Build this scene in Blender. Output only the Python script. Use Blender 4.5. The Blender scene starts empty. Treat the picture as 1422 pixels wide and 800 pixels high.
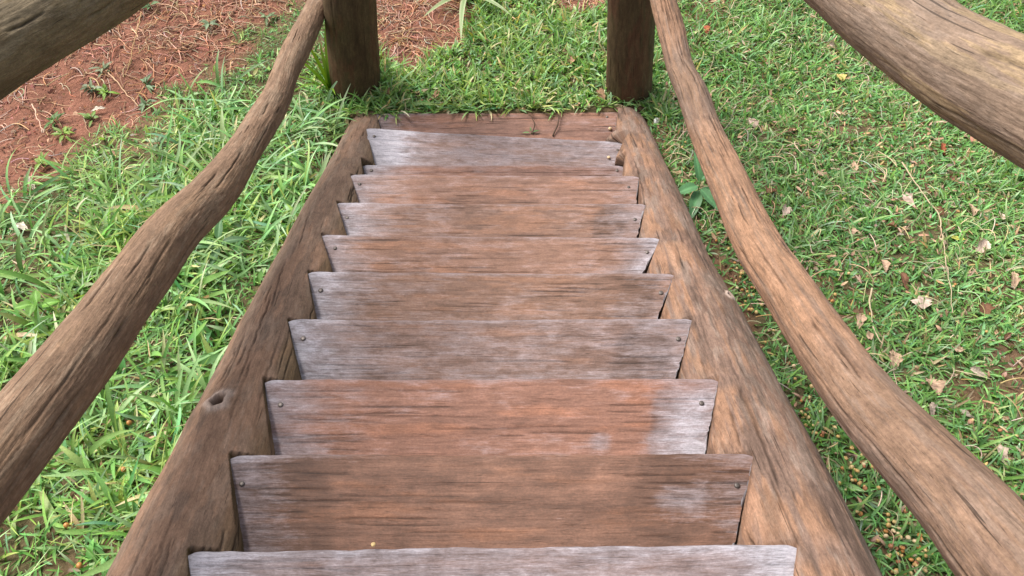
import bpy, bmesh, math, random
import numpy as np
from mathutils import Vector, Matrix

random.seed(7)
RNG = np.random.default_rng(11)
C = bpy.context.scene.collection
RAD = math.radians

# ------------------------------------------------------------------ camera geometry
F_PX, CX, CY = 1027.0, 711.0, 400.0
H, PITCH, YAW = 2.24, RAD(57.0), RAD(2.0)
CAM = np.array([0.0, 0.0, H])
FW = np.array([math.sin(YAW)*math.cos(PITCH), math.cos(YAW)*math.cos(PITCH), -math.sin(PITCH)])
RT = np.array([math.cos(YAW), -math.sin(YAW), 0.0])
UP = np.cross(RT, FW)

def ray(px, py):
    return RT*((px-CX)/F_PX) - UP*((py-CY)/F_PX) + FW
def on_x(px, py, X):
    d = ray(px, py); return CAM + d*(X/d[0])
def on_y(px, py, Y):
    d = ray(px, py); return CAM + d*(Y/d[1])
def project(P):
    Q = np.asarray(P) - CAM
    dz = Q @ FW
    return CX + F_PX*(Q @ RT)/dz, CY - F_PX*(Q @ UP)/dz, dz

# ------------------------------------------------------------------ noise (numpy)
_T = [np.random.default_rng(100+i).random((256, 256)) for i in range(8)]
def vnoise(u, v, seed=0, pv=256):
    u = u + 31.7*seed
    iu = np.floor(u).astype(np.int64); iv = np.floor(v).astype(np.int64)
    fu = u-iu; fv = v-iv
    fu = fu*fu*fu*(fu*(fu*6-15)+10); fv = fv*fv*fv*(fv*(fv*6-15)+10)
    t = _T[seed % 8]
    a0 = iu % 256; a1 = (iu+1) % 256; b0 = iv % pv; b1 = (iv+1) % pv
    return ((t[a0, b0]*(1-fu)+t[a1, b0]*fu)*(1-fv) + (t[a0, b1]*(1-fu)+t[a1, b1]*fu)*fv)*2-1
def fbm(u, v, seed=0, pv=256, octs=4, gain=.5):
    s = 0; a = 1; n = 0
    for o in range(octs):
        s = s + a*vnoise(u*2**o, v*2**o, seed+o, min(256, pv*2**o)); n += a; a *= gain
    return s/n
def sstep(a, b, x):
    t = np.clip((x-a)/(b-a), 0, 1); return t*t*(3-2*t)
def lerp(a, b, t):
    return a + (b-a)*t

# ------------------------------------------------------------------ ground height
Y_FOOT = 2.42
def ground_z(x, y):
    x = np.asarray(x, float); y = np.asarray(y, float)
    up = np.clip(Y_FOOT-y, 0, 3.0)*0.20
    far = np.clip(y-Y_FOOT, 0, 8)*-0.02
    n = 0.03*fbm(x*1.3+40, y*1.3+40, 2) + 0.012*fbm(x*6+40, y*6+40, 3)
    near = np.exp(-((np.abs(x+.05)-.0)/.9)**2*np.abs(1))
    dip = sstep(-.70, -.60, x)*(1-sstep(.62, .72, x))*(1-sstep(2.30, 2.36, y))*.09
    return up + far + n*(1-.5*near) - dip - .012
def on_ground(px, py, lift=0):
    d = ray(px, py); t = 1.0
    for _ in range(60):
        P = CAM + d*t
        t += (P[2]-float(ground_z(P[0], P[1]))-lift)*0.8/(-d[2]+1e-6) if d[2] < -0.05 else .1
        if t > 30: break
    return CAM + d*t

# ------------------------------------------------------------------ mesh helpers
def mesh_obj(name, V, Fq, mat, parent=None, col=None, uv=None, smooth=True, tris=None):
    """V (n,3); Fq (m,4) quads; tris optional (k,3)."""
    me = bpy.data.meshes.new(name)
    V = np.asarray(V, np.float32)
    nq = 0 if Fq is None else len(Fq); nt = 0 if tris is None else len(tris)
    loops = []
    if nq: loops.append(np.asarray(Fq, np.int32).ravel())
    if nt: loops.append(np.asarray(tris, np.int32).ravel())
    loops = np.concatenate(loops)
    me.vertices.add(len(V)); me.vertices.foreach_set('co', V.ravel())
    me.loops.add(len(loops)); me.loops.foreach_set('vertex_index', loops)
    me.polygons.add(nq+nt)
    st = np.concatenate([np.arange(nq)*4, nq*4+np.arange(nt)*3]).astype(np.int32)
    me.polygons.foreach_set('loop_start', st)
    me.update(calc_edges=True)
    me.polygons.foreach_set('use_smooth', np.full(nq+nt, smooth))
    if col is not None:
        a = me.color_attributes.new('tint', 'FLOAT_COLOR', 'POINT')
        c4 = np.ones((len(V), 4), np.float32); c4[:, :col.shape[1]] = col
        a.data.foreach_set('color', c4.ravel())
    if uv is not None:
        l = me.uv_layers.new(name='UVMap')
        l.data.foreach_set('uv', np.asarray(uv, np.float32)[loops].ravel())
    me.validate()
    me.materials.append(mat)
    o = bpy.data.objects.new(name, me); C.objects.link(o)
    if parent: o.parent = parent
    return o

def tag(o, label, cat, group=None, kind=None):
    if label: o['label'] = label
    if cat: o['category'] = cat
    if group: o['group'] = group
    if kind: o['kind'] = kind
    return o
def empty(name, loc, label, cat, group=None):
    o = bpy.data.objects.new(name, None); C.objects.link(o)
    o.location = loc; o.empty_display_size = .1
    return tag(o, label, cat, group)
def shift(V, root):
    return np.asarray(V) - np.array(root.location)

# ------------------------------------------------------------------ materials
class NT:
    def __init__(s, name):
        s.m = bpy.data.materials.new(name); s.m.use_nodes = True
        s.t = s.m.node_tree; s.t.nodes.clear()
        s.out = s.n('ShaderNodeOutputMaterial')
    def n(s, typ, **kw):
        x = s.t.nodes.new(typ)
        for k, v in kw.items():
            if k.startswith('i_'): x.inputs[k[2:].replace('_', ' ')].default_value = v
            else: setattr(x, k, v)
        return x
    def l(s, a, b): s.t.links.new(a, b)
    def math(s, op, a, b=None, clamp=False):
        x = s.n('ShaderNodeMath', operation=op, use_clamp=clamp)
        for i, q in enumerate((a, b)):
            if q is None: continue
            if hasattr(q, 'links'): s.l(q, x.inputs[i])
            else: x.inputs[i].default_value = q
        return x.outputs[0]
    def noise(s, vec, scale, detail=4, rough=.55, dist=0):
        x = s.n('ShaderNodeTexNoise'); s.l(vec, x.inputs['Vector'])
        x.inputs['Scale'].default_value = scale; x.inputs['Detail'].default_value = detail
        x.inputs['Roughness'].default_value = rough; x.inputs['Distortion'].default_value = dist
        return x.outputs['Fac']
    def mapr(s, v, a, b, c, d):
        x = s.n('ShaderNodeMapRange'); s.l(v, x.inputs[0])
        for i, q in enumerate((a, b, c, d)): x.inputs[i+1].default_value = q
        return x.outputs[0]
    def mix(s, f, a, b, mode='MIX'):
        x = s.n('ShaderNodeMix', data_type='RGBA', blend_type=mode)
        for sock, q in ((x.inputs[0], f), (x.inputs[6], a), (x.inputs[7], b)):
            if hasattr(q, 'links'): s.l(q, sock)
            elif isinstance(q, tuple): sock.default_value = q+(1,) if len(q) == 3 else q
            else: sock.default_value = q
        return x.outputs[2]

def wood_mat(name, su, sv, spec=.25, rough=.72, bump=.6, amt=.4, worn=False):
    """tint vertex colour x fine grain flecks that run along U (UV in metres); alpha of tint = how bleached the wood is."""
    k = NT(name)
    uv = k.n('ShaderNodeUVMap').outputs[0]
    inf = k.n('ShaderNodeObjectInfo')
    off = k.n('ShaderNodeCombineXYZ'); k.l(k.math('MULTIPLY', inf.outputs['Random'], 37.0), off.inputs[2])
    def vec(a, b):
        mp = k.n('ShaderNodeMapping'); k.l(uv, mp.inputs[0]); mp.inputs['Scale'].default_value = (a, b, 1)
        ad = k.n('ShaderNodeVectorMath', operation='ADD'); k.l(mp.outputs[0], ad.inputs[0]); k.l(off.outputs[0], ad.inputs[1])
        return ad.outputs[0]
    g1 = k.noise(vec(su, sv), 1.0, 5, .65, .4)            # grain streaks
    g2 = k.noise(vec(su*4, sv*3), 1.0, 4, .7, .3)         # fine fibres
    pore = k.noise(vec(su*1.3, sv*1.6), 1.0, 2, .6, .2)   # open pores / checks
    blot = k.noise(vec(16, 38), 1.0, 5, .68, .6)          # blotches
    speck = k.noise(vec(190, 260), 1.0, 4, .75)           # grit
    att = k.n('ShaderNodeVertexColor', layer_name='tint')
    mm = k.math('MULTIPLY', k.mapr(g1, .3, .7, 1-amt, 1+amt), k.mapr(g2, .28, .72, .74, 1.26))
    mm = k.math('MULTIPLY', mm, k.mapr(blot, .3, .7, .74, 1.26))
    mm = k.math('MULTIPLY', mm, k.mapr(speck, .3, .7, .80, 1.2))
    dk = k.mapr(pore, .28, .34, .6, 1.0) if worn else k.mapr(pore, .27, .33, .55, 1.0)
    mm = k.math('MULTIPLY', mm, dk)
    chk = k.noise(vec(3.2 if worn else 5.5, 300 if worn else 170), 1.0, 2, .55, .15)
    cm = k.mapr(chk, .275, .305, .6, 1.0) if worn else k.mapr(chk, .29, .315, .42, 1.0)
    mm = k.math('MULTIPLY', mm, cm); dk = k.math('MULTIPLY', dk, cm)
    base = att.outputs[0]
    if worn:
        w = k.math('ADD', k.mapr(att.outputs[1], 0, 1, -.5, 1.5), k.mapr(g1, .3, .7, -.16, .16))
        w = k.math('ADD', w, k.mapr(g2, .3, .7, -.15, .15)); w = k.math('ADD', w, k.mapr(blot, .3, .7, -.18, .18))
        f1 = k.mapr(w, .18, .80, 0, .64); f2 = k.mapr(w, .82, 1.3, 0, .55)
        base = k.mix(f1, base, (.225, .200, .218)); base = k.mix(f2, base, (.37, .37, .42))
    col = k.n('ShaderNodeVectorMath', operation='SCALE'); k.l(base, col.inputs[0]); k.l(mm, col.inputs['Scale'])
    b = k.n('ShaderNodeBsdfPrincipled')
    k.l(col.outputs[0], b.inputs['Base Color'])
    k.l(k.mapr(g2, .2, .8, rough-.12, rough+.15), b.inputs['Roughness'])
    b.inputs['Specular IOR Level'].default_value = spec
    hgt = k.math('ADD', k.math('MULTIPLY', g1, .6), k.math('ADD', k.math('MULTIPLY', g2, .5), k.math('MULTIPLY', dk, .7)))
    hgt = k.math('ADD', hgt, k.math('MULTIPLY', speck, .35))
    bp = k.n('ShaderNodeBump'); bp.inputs['Strength'].default_value = bump; bp.inputs['Distance'].default_value = .0024
    k.l(hgt, bp.inputs['Height']); k.l(bp.outputs[0], b.inputs['Normal'])
    k.l(b.outputs[0], k.out.inputs[0])
    return k.m

def leaf_mat(name, rough=.42, trans=.3, spec=.45):
    k = NT(name)
    att = k.n('ShaderNodeVertexColor', layer_name='tint')
    geo = k.n('ShaderNodeNewGeometry')
    nz = k.noise(geo.outputs['Position'], 260, 3, .6)
    col = k.n('ShaderNodeVectorMath', operation='SCALE'); k.l(att.outputs[0], col.inputs[0])
    k.l(k.mapr(nz, .25, .75, .8, 1.2), col.inputs['Scale'])
    b = k.n('ShaderNodeBsdfPrincipled'); k.l(col.outputs[0], b.inputs['Base Color'])
    b.inputs['Roughness'].default_value = rough; b.inputs['Specular IOR Level'].default_value = spec
    tr = k.n('ShaderNodeBsdfTranslucent')
    tc = k.mix(1.0, col.outputs[0], (1.25, 1.15, .5), 'MULTIPLY'); k.l(tc, tr.inputs[0])
    mx = k.n('ShaderNodeMixShader'); mx.inputs[0].default_value = trans
    k.l(b.outputs[0], mx.inputs[1]); k.l(tr.outputs[0], mx.inputs[2]); k.l(mx.outputs[0], k.out.inputs[0])
    return k.m

def tint_mat(name, rough=.85, spec=.2, bump=0, bscale=400, metallic=0):
    k = NT(name)
    att = k.n('ShaderNodeVertexColor', layer_name='tint')
    geo = k.n('ShaderNodeNewGeometry')
    nz = k.noise(geo.outputs['Position'], bscale, 4, .65)
    col = k.n('ShaderNodeVectorMath', operation='SCALE'); k.l(att.outputs[0], col.inputs[0])
    k.l(k.mapr(nz, .25, .75, .78, 1.22), col.inputs['Scale'])
    b = k.n('ShaderNodeBsdfPrincipled'); k.l(col.outputs[0], b.inputs['Base Color'])
    b.inputs['Roughness'].default_value = rough; b.inputs['Specular IOR Level'].default_value = spec
    b.inputs['Metallic'].default_value = metallic
    if bump:
        bp = k.n('ShaderNodeBump'); bp.inputs['Strength'].default_value = bump; bp.inputs['Distance'].default_value = .003
        k.l(nz, bp.inputs['Height']); k.l(bp.outputs[0], b.inputs['Normal'])
    k.l(b.outputs[0], k.out.inputs[0])
    return k.m

def soil_mat():
    k = NT('soil')
    att = k.n('ShaderNodeVertexColor', layer_name='tint')
    geo = k.n('ShaderNodeNewGeometry'); p = geo.outputs['Position']
    n1 = k.noise(p, 9, 5, .6); n2 = k.noise(p, 70, 5, .65); n3 = k.noise(p, 320, 3, .6)
    s = k.math('MULTIPLY', k.mapr(n1, .3, .7, .75, 1.25), k.math('MULTIPLY', k.mapr(n2, .3, .7, .7, 1.3), k.mapr(n3, .25, .75, .7, 1.35)))
    col = k.n('ShaderNodeVectorMath', operation='SCALE'); k.l(att.outputs[0], col.inputs[0]); k.l(s, col.inputs['Scale'])
    b = k.n('ShaderNodeBsdfPrincipled'); k.l(col.outputs[0], b.inputs['Base Color'])
    b.inputs['Roughness'].default_value = .95; b.inputs['Specular IOR Level'].default_value = .1
    h = k.math('ADD', n2, k.math('MULTIPLY', n3, .4))
    bp = k.n('ShaderNodeBump'); bp.inputs['Strength'].default_value = .9; bp.inputs['Distance'].default_value = .012
    k.l(h, bp.inputs['Height']); k.l(bp.outputs[0], b.inputs['Normal'])
    k.l(b.outputs[0], k.out.inputs[0])
    return k.m

M_LOG = wood_mat('weathered_log', 16, 190, spec=.18, rough=.78, bump=.7, amt=.13)
M_PLANK = wood_mat('weathered_plank', 17, 300, spec=.3, rough=.62, bump=.7, amt=.13, worn=True)
M_GRASS = leaf_mat('grass_leaf', .48, .34, .36)
M_DRY = tint_mat('dry_stalk', .8, .2)
M_LITTER = leaf_mat('dead_leaf', .75, .15, .2)
M_SOIL = soil_mat()
M_BERRY = tint_mat('berry_skin', .45, .4, bscale=300)
M_NAIL = tint_mat('nail_steel', .5, .5, metallic=.6, bscale=900)

# ------------------------------------------------------------------ logs
def spline(P, n):
    """Catmull-Rom resample of control rows P (k,d) to n rows, uniform in length."""
    P = np.asarray(P, float)
    Q = np.vstack([2*P[0]-P[1], P, 2*P[-1]-P[-2]])
    out = []
    for i in range(1, len(Q)-2):
        t = np.linspace(0, 1, 24, endpoint=False)[:, None]
        p0, p1, p2, p3 = Q[i-1], Q[i], Q[i+1], Q[i+2]
        out.append(.5*((2*p1)+(-p0+p2)*t+(2*p0-5*p1+4*p2-p3)*t**2+(-p0+3*p1-3*p2+p3)*t**3))
    out = np.vstack(out+[P[-1:]])
    L = np.concatenate([[0], np.cumsum(np.linalg.norm(np.diff(out[:, :3], axis=0), axis=1))])
    s = np.linspace(0, L[-1], n)
    return np.stack([np.interp(s, L, out[:, j]) for j in range(out.shape[1])], 1), s

def smooth_rows(P, k):
    for _ in range(k):
        P[1:-1] = .25*P[:-2]+.5*P[1:-1]+.25*P[2:]
    return P

def log_mesh(ctrl, nu, nv, seed, cracks, spiral, colour, feats=(), rough=.0035, wob=.05, cap=.04, crdepth=.0065, notch=None, notch_col=None):
    """ctrl rows (x,y,z,r).  Returns V, quads, tint, uv.  colour(u,phi,N,P,noise...) -> (n,3)."""
    A, s = spline(ctrl, nu)
    A = smooth_rows(A, 12)
    T = np.gradient(A[:, :3], axis=0); T /= np.linalg.norm(T, axis=1)[:, None]
    vertical = abs(T[nu//2, 2]) > .8
    ref = np.array([0, 1, 0.]) if vertical else np.array([0, 0, 1.])
    N0 = ref - (T @ ref)[:, None]*T; N0 /= np.linalg.norm(N0, axis=1)[:, None]   # "up" side
    B = np.cross(T, N0)                                                          # sideways
    phi = np.linspace(-math.pi, math.pi, nv, endpoint=False)                     # 0 = up side, seam underneath
    U, PH = np.meshgrid(s, phi, indexing='ij')
    R = A[:, 3][:, None]*np.ones_like(PH)
    PV = 8
    vv = (PH/(2*math.pi)+.5)*PV
    sh = vv + spiral*U*PV                                                         # spiral grain
    R = R*(1 + wob*fbm(U*2.2, vv*.5, seed, 4, 3))
    R += .0035*fbm(U*4, vv*.5, seed+1, 4, 4) 
    R += rough*.35*fbm(U*9, (sh*4), seed+2, PV*4, 4, .6) + rough*.22*fbm(U*22, sh*14, seed+5, PV*14, 3, .6)
    # long cracks (real grooves)
    rng = np.random.default_rng(500+seed)
    circ = 2*math.pi*A[:, 3].mean()
    crk = np.zeros_like(R)
    for i in range(cracks):
        u0 = rng.uniform(0, s[-1]); Lc = rng.uniform(.04, .30); p0 = rng.uniform(-2.6, 2.6)
        w = rng.uniform(.0013, .0026); D = crdepth*rng.uniform(.35, 1.0)
        if rng.random() < .12: w *= 1.3; D *= 1.3; Lc *= 1.5
        i0, i1 = np.searchsorted(s, [u0, u0+Lc])
        if i1-i0 < 4: continue
        us = s[i0:i1]; t = (us-u0)/Lc
        pc = p0 - 2*math.pi*spiral*(us-u0) + (.045*vnoise(us*7, np.full_like(us, i*3.3), seed+i) + .02*vnoise(us*45, np.full_like(us, i*1.7), seed+i+1))
        env = np.minimum(1, np.sin(math.pi*np.clip(t, 0, 1))*1.8)*(.7+.3*vnoise(us*30, np.full_like(us, i*.9), i))
        d = (phi[None, :]-pc[:, None])*A[i0:i1, 3][:, None]
        g = np.exp(-(d/w)**2)*env[:, None]
        crk[i0:i1] = np.maximum(crk[i0:i1], g*D/crdepth)
    R -= crk*crdepth
    hole = np.zeros_like(R); ring = np.zeros_like(R)
    for f in feats:      # knots: (u, phi, bump radius m, bump height, hole radius, hole depth)
        du = U-f[0]; dp = (PH-f[1])*A[:, 3][:, None]
        d = np.sqrt((du*.75)**2+dp**2)
        ang = np.arctan2(dp, du)
        d = d*(1+.12*np.sin(3*ang+seed)+.08*np.sin(5*ang))
        R += f[3]*np.exp(-(d/f[2])**2)
        if f[4] > 0:
            h = 1-sstep(f[4]*.55, f[4]*1.1, d); R -= f[5]*h
            R += .0035*np.exp(-((d-f[4]*1.35)/(f[4]*.35))**2)
            hole = np.maximum(hole, h); ring = np.maximum(ring, np.exp(-((d-f[4]*1.5)/(f[4]*.6))**2))
    # rounded ends
    for d in (s, s[-1]-s):
        e = np.clip(d/cap, 0, 1)
        R *= np.sqrt(np.clip(1-(1-e)**2, .0004, 1))[:, None]
    nrm_ = np.cos(PH)[:, :, None]*N0[:, None, :] + np.sin(PH)[:, :, None]*B[:, None, :]
    cutm = np.zeros_like(R)
    if notch is not None:
        for it in range(140):
            V = A[:, None, :3] + R[:, :, None]*nrm_
            bad = notch(V)
            if not bad.any(): break
            R = np.where(bad, R*.99, R); cutm = np.where(bad, 1.0, cutm)
    V = A[:, None, :3] + R[:, :, None]*nrm_
    nrm = np.cos(PH)[:, :, None]*N0[:, None, :] + np.sin(PH)[:, :, None]*B[:, None, :]
    col = colour(U, PH, sh, vv, V, nrm, seed, PV)
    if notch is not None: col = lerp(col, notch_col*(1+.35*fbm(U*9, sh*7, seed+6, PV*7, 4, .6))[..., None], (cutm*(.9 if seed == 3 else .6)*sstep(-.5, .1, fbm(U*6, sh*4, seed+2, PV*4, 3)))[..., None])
    col = col*(1-.80*np.clip(crk*1.05, 0, 1))[:, :, None]
    col = lerp(col, np.array([.02, .012, .008]), (hole*.8)[:, :, None])
    col = lerp(col, np.array([.40, .31, .26]), (ring*.8*(1-hole))[:, :, None])
    i = np.arange(nu-1)[:, None]*nv; j = np.arange(nv)[None, :]; j2 = (j+1) % nv
    Q = np.stack([i+j, i+nv+j, i+nv+j2, i+j2], -1).reshape(-1, 4)
    uv = np.stack([U + sh*0, -(sh/PV)*circ], -1).reshape(-1, 2)
    # end caps
    V = V.reshape(-1, 3); col = col.reshape(-1, 3)
    c0, c1 = A[0, :3], A[-1, :3]
    V = np.vstack([V, c0, c1]); n = nu*nv
    col = np.vstack([col, col[0], col[-1]]); uv = np.vstack([uv, uv[0], uv[n-1]])
    jj = np.arange(nv); j2 = (jj+1) % nv
    tris = np.vstack([np.stack([np.full(nv, n), jj, j2], 1), np.stack([np.full(nv, n+1), (nu-1)*nv+j2, (nu-1)*nv+jj], 1)])
    return V, Q, tris, np.clip(col, .004, .9), uv

def base_log_colour(dark, mid, warm, grey, warm_amt, grey_amt, extra=None):
    dark, mid, warm, grey = map(np.array, (dark, mid, warm, grey))
    def f(U, PH, sh, vv, V, nrm, seed, PV):
        g = fbm(U*7, sh*7, seed+3, PV*7, 5, .62)
        g2 = fbm(U*26, sh*16, seed+4, PV*16, 4, .65)
        patch = fbm(U*3.5, sh*1.6, seed+5, 12, 4, .6) if False else fbm(U*3.6, vv*1.5, seed+5, 12, 5, .62)
        patch2 = fbm(U*8, vv*3+3, seed+6, PV*3, 5, .62)
        c = lerp(mid, dark, (.5*sstep(.05, .36, patch2*.8+.35*g+.25*g2))[..., None])
        c = lerp(c, warm, (warm_amt*sstep(.0, .17, patch+.22*g+.22*g2))[..., None])
        c = lerp(c, grey, (grey_amt*sstep(.08, .24, -patch2+.35*g2+.2*g))[..., None])
        c = c*(1+.13*g2+.08*g)[..., None]
        if extra: c = extra(c, U, PH, sh, vv, V, nrm, seed, PV)
        return c
    return f

# ------------------------------------------------------------------ stair layout
ALPHA = math.atan(.48)
Y1, Z1 = .308, H-1.248
def nose_z(y): return Z1 - .48*(y-Y1)
def on_nose_plane(px, py):
    d = ray(px, py)            # z = Z1 - .48 (y - Y1)
    t = (Z1 + .48*Y1 - H)/(d[2] + .48*d[1])
    return CAM + d*t
NOSE = [((262, 764), (1108, 755)), ((320, 631), (1047, 629)), ((367, 527), (999, 524)), ((400, 443), (962, 441)),
        ((428, 376), (937, 379)), ((447, 325), (917, 329)), ((468, 280), (897, 282)), ((487, 241), (888, 244))]
TREADS = []
for a, b in NOSE:
    TREADS.append((on_nose_plane(*a), on_nose_plane(*b)))
y8 = TREADS[-1][0][1]
TREADS.append((on_y(504, 228, y8+.15), on_y(866, 229, y8+.15)))
TREADS.append((on_y(509, 177, y8+.385), on_y(872, 197, y8+.335)))
TREADS.append((on_y(523, 157, y8+.59), on_y(858, 155, y8+.59)))
st = (TREADS[0][0]-TREADS[1][0]); st2 = TREADS[0][1]-TREADS[1][1]
TREADS.insert(0, (TREADS[0][0]+np.array([0, st[1], st[2]]), TREADS[0][1]+np.array([0, st2[1], st2[2]])))

def on_plank(i, px, py):
    a, b = TREADS[i]; n_ = np.cross(b-a, np.array([0, 1., 0])); d = ray(px, py)
    return CAM + d*(((a-CAM) @ n_)/(d @ n_))
LOWER = {2: ((340, 757), (1025, 755)), 3: ((384, 629), (982, 628)), 4: ((420, 524), (943, 523)), 5: ((441, 440), (918, 440)),
         6: ((463, 375), (892, 379)), 7: ((482, 324), (888, 327)), 8: ((499, 280), (887, 283)), 10: ((521, 227), (858, 228))}
TAPER = {}
for i_, (p0, p1) in LOWER.items():
    A_, B_ = on_plank(i_, *p0), on_plank(i_, *p1); a_, b_ = TREADS[i_]
    TAPER[i_] = (float(np.clip((A_[0]-a_[0])/(a_[1]-A_[1]), .05, .45)), float(np.clip((b_[0]-B_[0])/(b_[1]-B_[1]), .05, .45)))
for i_ in (0, 1): TAPER[i_] = TAPER[2]
TAPER[9] = (.2, .2); TAPER[11] = (.25, .2)
lx = [(t[0][1], t[0][0]) for t in TREADS]; rx = [(t[1][1], t[1][0]) for t in TREADS]
fl = np.polyfit(*zip(*lx), 1); fr = np.polyfit(*zip(*rx), 1)

stairs = empty('log_staircase', (-.05, 1.3, 0), 'weathered brown staircase of plank treads between two log stringers leading down to the grass', 'staircase')

def olive_side(side, amt, colr):  # olive algae tone on one side, its shade also put into the colour
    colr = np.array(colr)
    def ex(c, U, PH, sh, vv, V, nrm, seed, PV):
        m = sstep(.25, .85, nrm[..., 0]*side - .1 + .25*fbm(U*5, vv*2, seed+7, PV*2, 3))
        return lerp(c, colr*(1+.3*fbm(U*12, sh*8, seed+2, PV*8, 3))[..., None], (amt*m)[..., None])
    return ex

def cut_patches(c, U, PH, sh, vv, V, nrm, seed, PV):
    # freshly split orange wood in the housings under the plank ends
    m = np.zeros(U.shape)
    for a, b in TREADS:
        d = V - b
        yy = d[..., 1]; xx = d[..., 0]
        m = np.maximum(m, sstep(-.22, -.15, yy)*(1-sstep(-.05, -.02, yy))*(1-sstep(.02, .06, xx+.25*yy)))
    n = fbm(U*5, sh*5, seed+7, PV*5, 3)
    m = .6*m*sstep(-.12, .1, n)
    o = np.array([.31, .16, .085])
    c = lerp(c, o*(1+.3*n)[..., None], (m*.65)[..., None])
    st = sstep(.12, .30, fbm(U*4.5, sh*4+5, seed+1, 32, 5, .62))
    c = lerp(c, np.array([.225, .128, .085]), (st*.4)[..., None])
    # dark damp stains
    dk = sstep(.12, .3, fbm(U*6, vv*3+2, seed+3, 24, 5, .6))
    return c*(1-.28*dk)[..., None]

def stringer(fit, dx, rr, drop, ys, kw):
    ctrl = []
    for i, y in enumerate(ys):
        ctrl.append((fit[0]*y+fit[1]+dx(y), y, nose_z(y)-drop(y), rr(y)))
    return log_mesh(ctrl, **kw)
def make_notch(side):
    def f(V):
        bad = np.zeros(V.shape[:2], bool)
        for i, (a, b) in enumerate(TREADS):
            e = a if side < 0 else b
            t = e[1]-V[..., 1]
            lim = e[0] - side*(TAPER[i][0 if side < 0 else 1]*np.clip(t, 0, 1)) + side*(.002 if side < 0 else -.001)
            inside = (V[..., 0] > lim) if side < 0 else (V[..., 0] < lim)
            bad |= inside & (t > -.006) & (t < .21) & (V[..., 2] > e[2]-.034)
        return bad
    return f
ys = np.linspace(-.15, 2.45, 12)
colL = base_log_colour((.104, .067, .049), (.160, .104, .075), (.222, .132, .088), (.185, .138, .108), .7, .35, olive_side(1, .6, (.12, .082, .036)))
colR = base_log_colour((.108, .070, .054), (.172, .112, .086), (.205, .122, .088), (.195, .148, .122), .5, .55, cut_patches)
def dl(y): return -.040 - .016*max(0, 1-y/1.2) + .006*math.sin(y*3.1+.5)
def dr(y): return .040 + .010*max(0, 1-y/1.2) + .007*math.sin(y*2.7+1.5)
knot_y = float(on_nose_plane(287, 556)[1])
# knot position in arc length
s_k = (knot_y+.15)*math.sqrt(1+.48**2)
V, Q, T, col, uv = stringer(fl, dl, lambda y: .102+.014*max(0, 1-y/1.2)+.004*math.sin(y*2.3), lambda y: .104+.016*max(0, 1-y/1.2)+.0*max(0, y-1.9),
    ys, dict(nu=820, nv=340, seed=3, cracks=110, notch=make_notch(-1), notch_col=np.array([.082, .055, .024]), spiral=.10, colour=colL, wob=.045, feats=[(s_k-.075, -.16, .07, .010, .013, .03), (s_k+.9, .9, .05, .008, .006, .012)]))  # left notch walls: algae-olive wood, darkened in colour to imitate shade
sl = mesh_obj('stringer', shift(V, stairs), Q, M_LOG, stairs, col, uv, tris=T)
sl['label'] = 'dark brown round log carrying the left plank ends, with a knot hole'
V, Q, T, col, uv = stringer(fr, dr, lambda y: .107+.008*max(0, 1-y/1.2)+.004*math.sin(y*2.0+1), lambda y: .104+.014*max(0, 1-y/1.2)+.02*max(0, y-1.75),
    ys, dict(nu=820, nv=340, seed=17, cracks=170, notch=make_notch(1), notch_col=np.array([.235, .134, .086]), spiral=-.03, colour=colR, wob=.05, feats=[(1.2, .6, .05, .008, .007, .014)], rough=.005))
sr = mesh_obj('stringer', shift(V, stairs), Q, M_LOG, stairs, col, uv, tris=T)
sr['label'] = 'pinkish brown cracked log carrying the right plank ends'

# ------------------------------------------------------------------ treads
def nail_mesh(r=.0055, h=.003):
    V = []; n = 14
    for rr, z in ((1.0, -.002), (1.0, h*.35), (.8, h*.8), (.4, h), ):
        for k in range(n):
            a = 2*math.pi*k/n; V.append((r*rr*math.cos(a), r*rr*math.sin(a), z))
    V.append((0, 0, h)); V = np.array(V)
    Q = [(i*n+k, i*n+(k+1) % n, (i+1)*n+(k+1) % n, (i+1)*n+k) for i in range(3) for k in range(n)]
    T = [(3*n+k, 3*n+(k+1) % n, 4*n) for k in range(n)]
    return V, np.array(Q), np.array(T)

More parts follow.
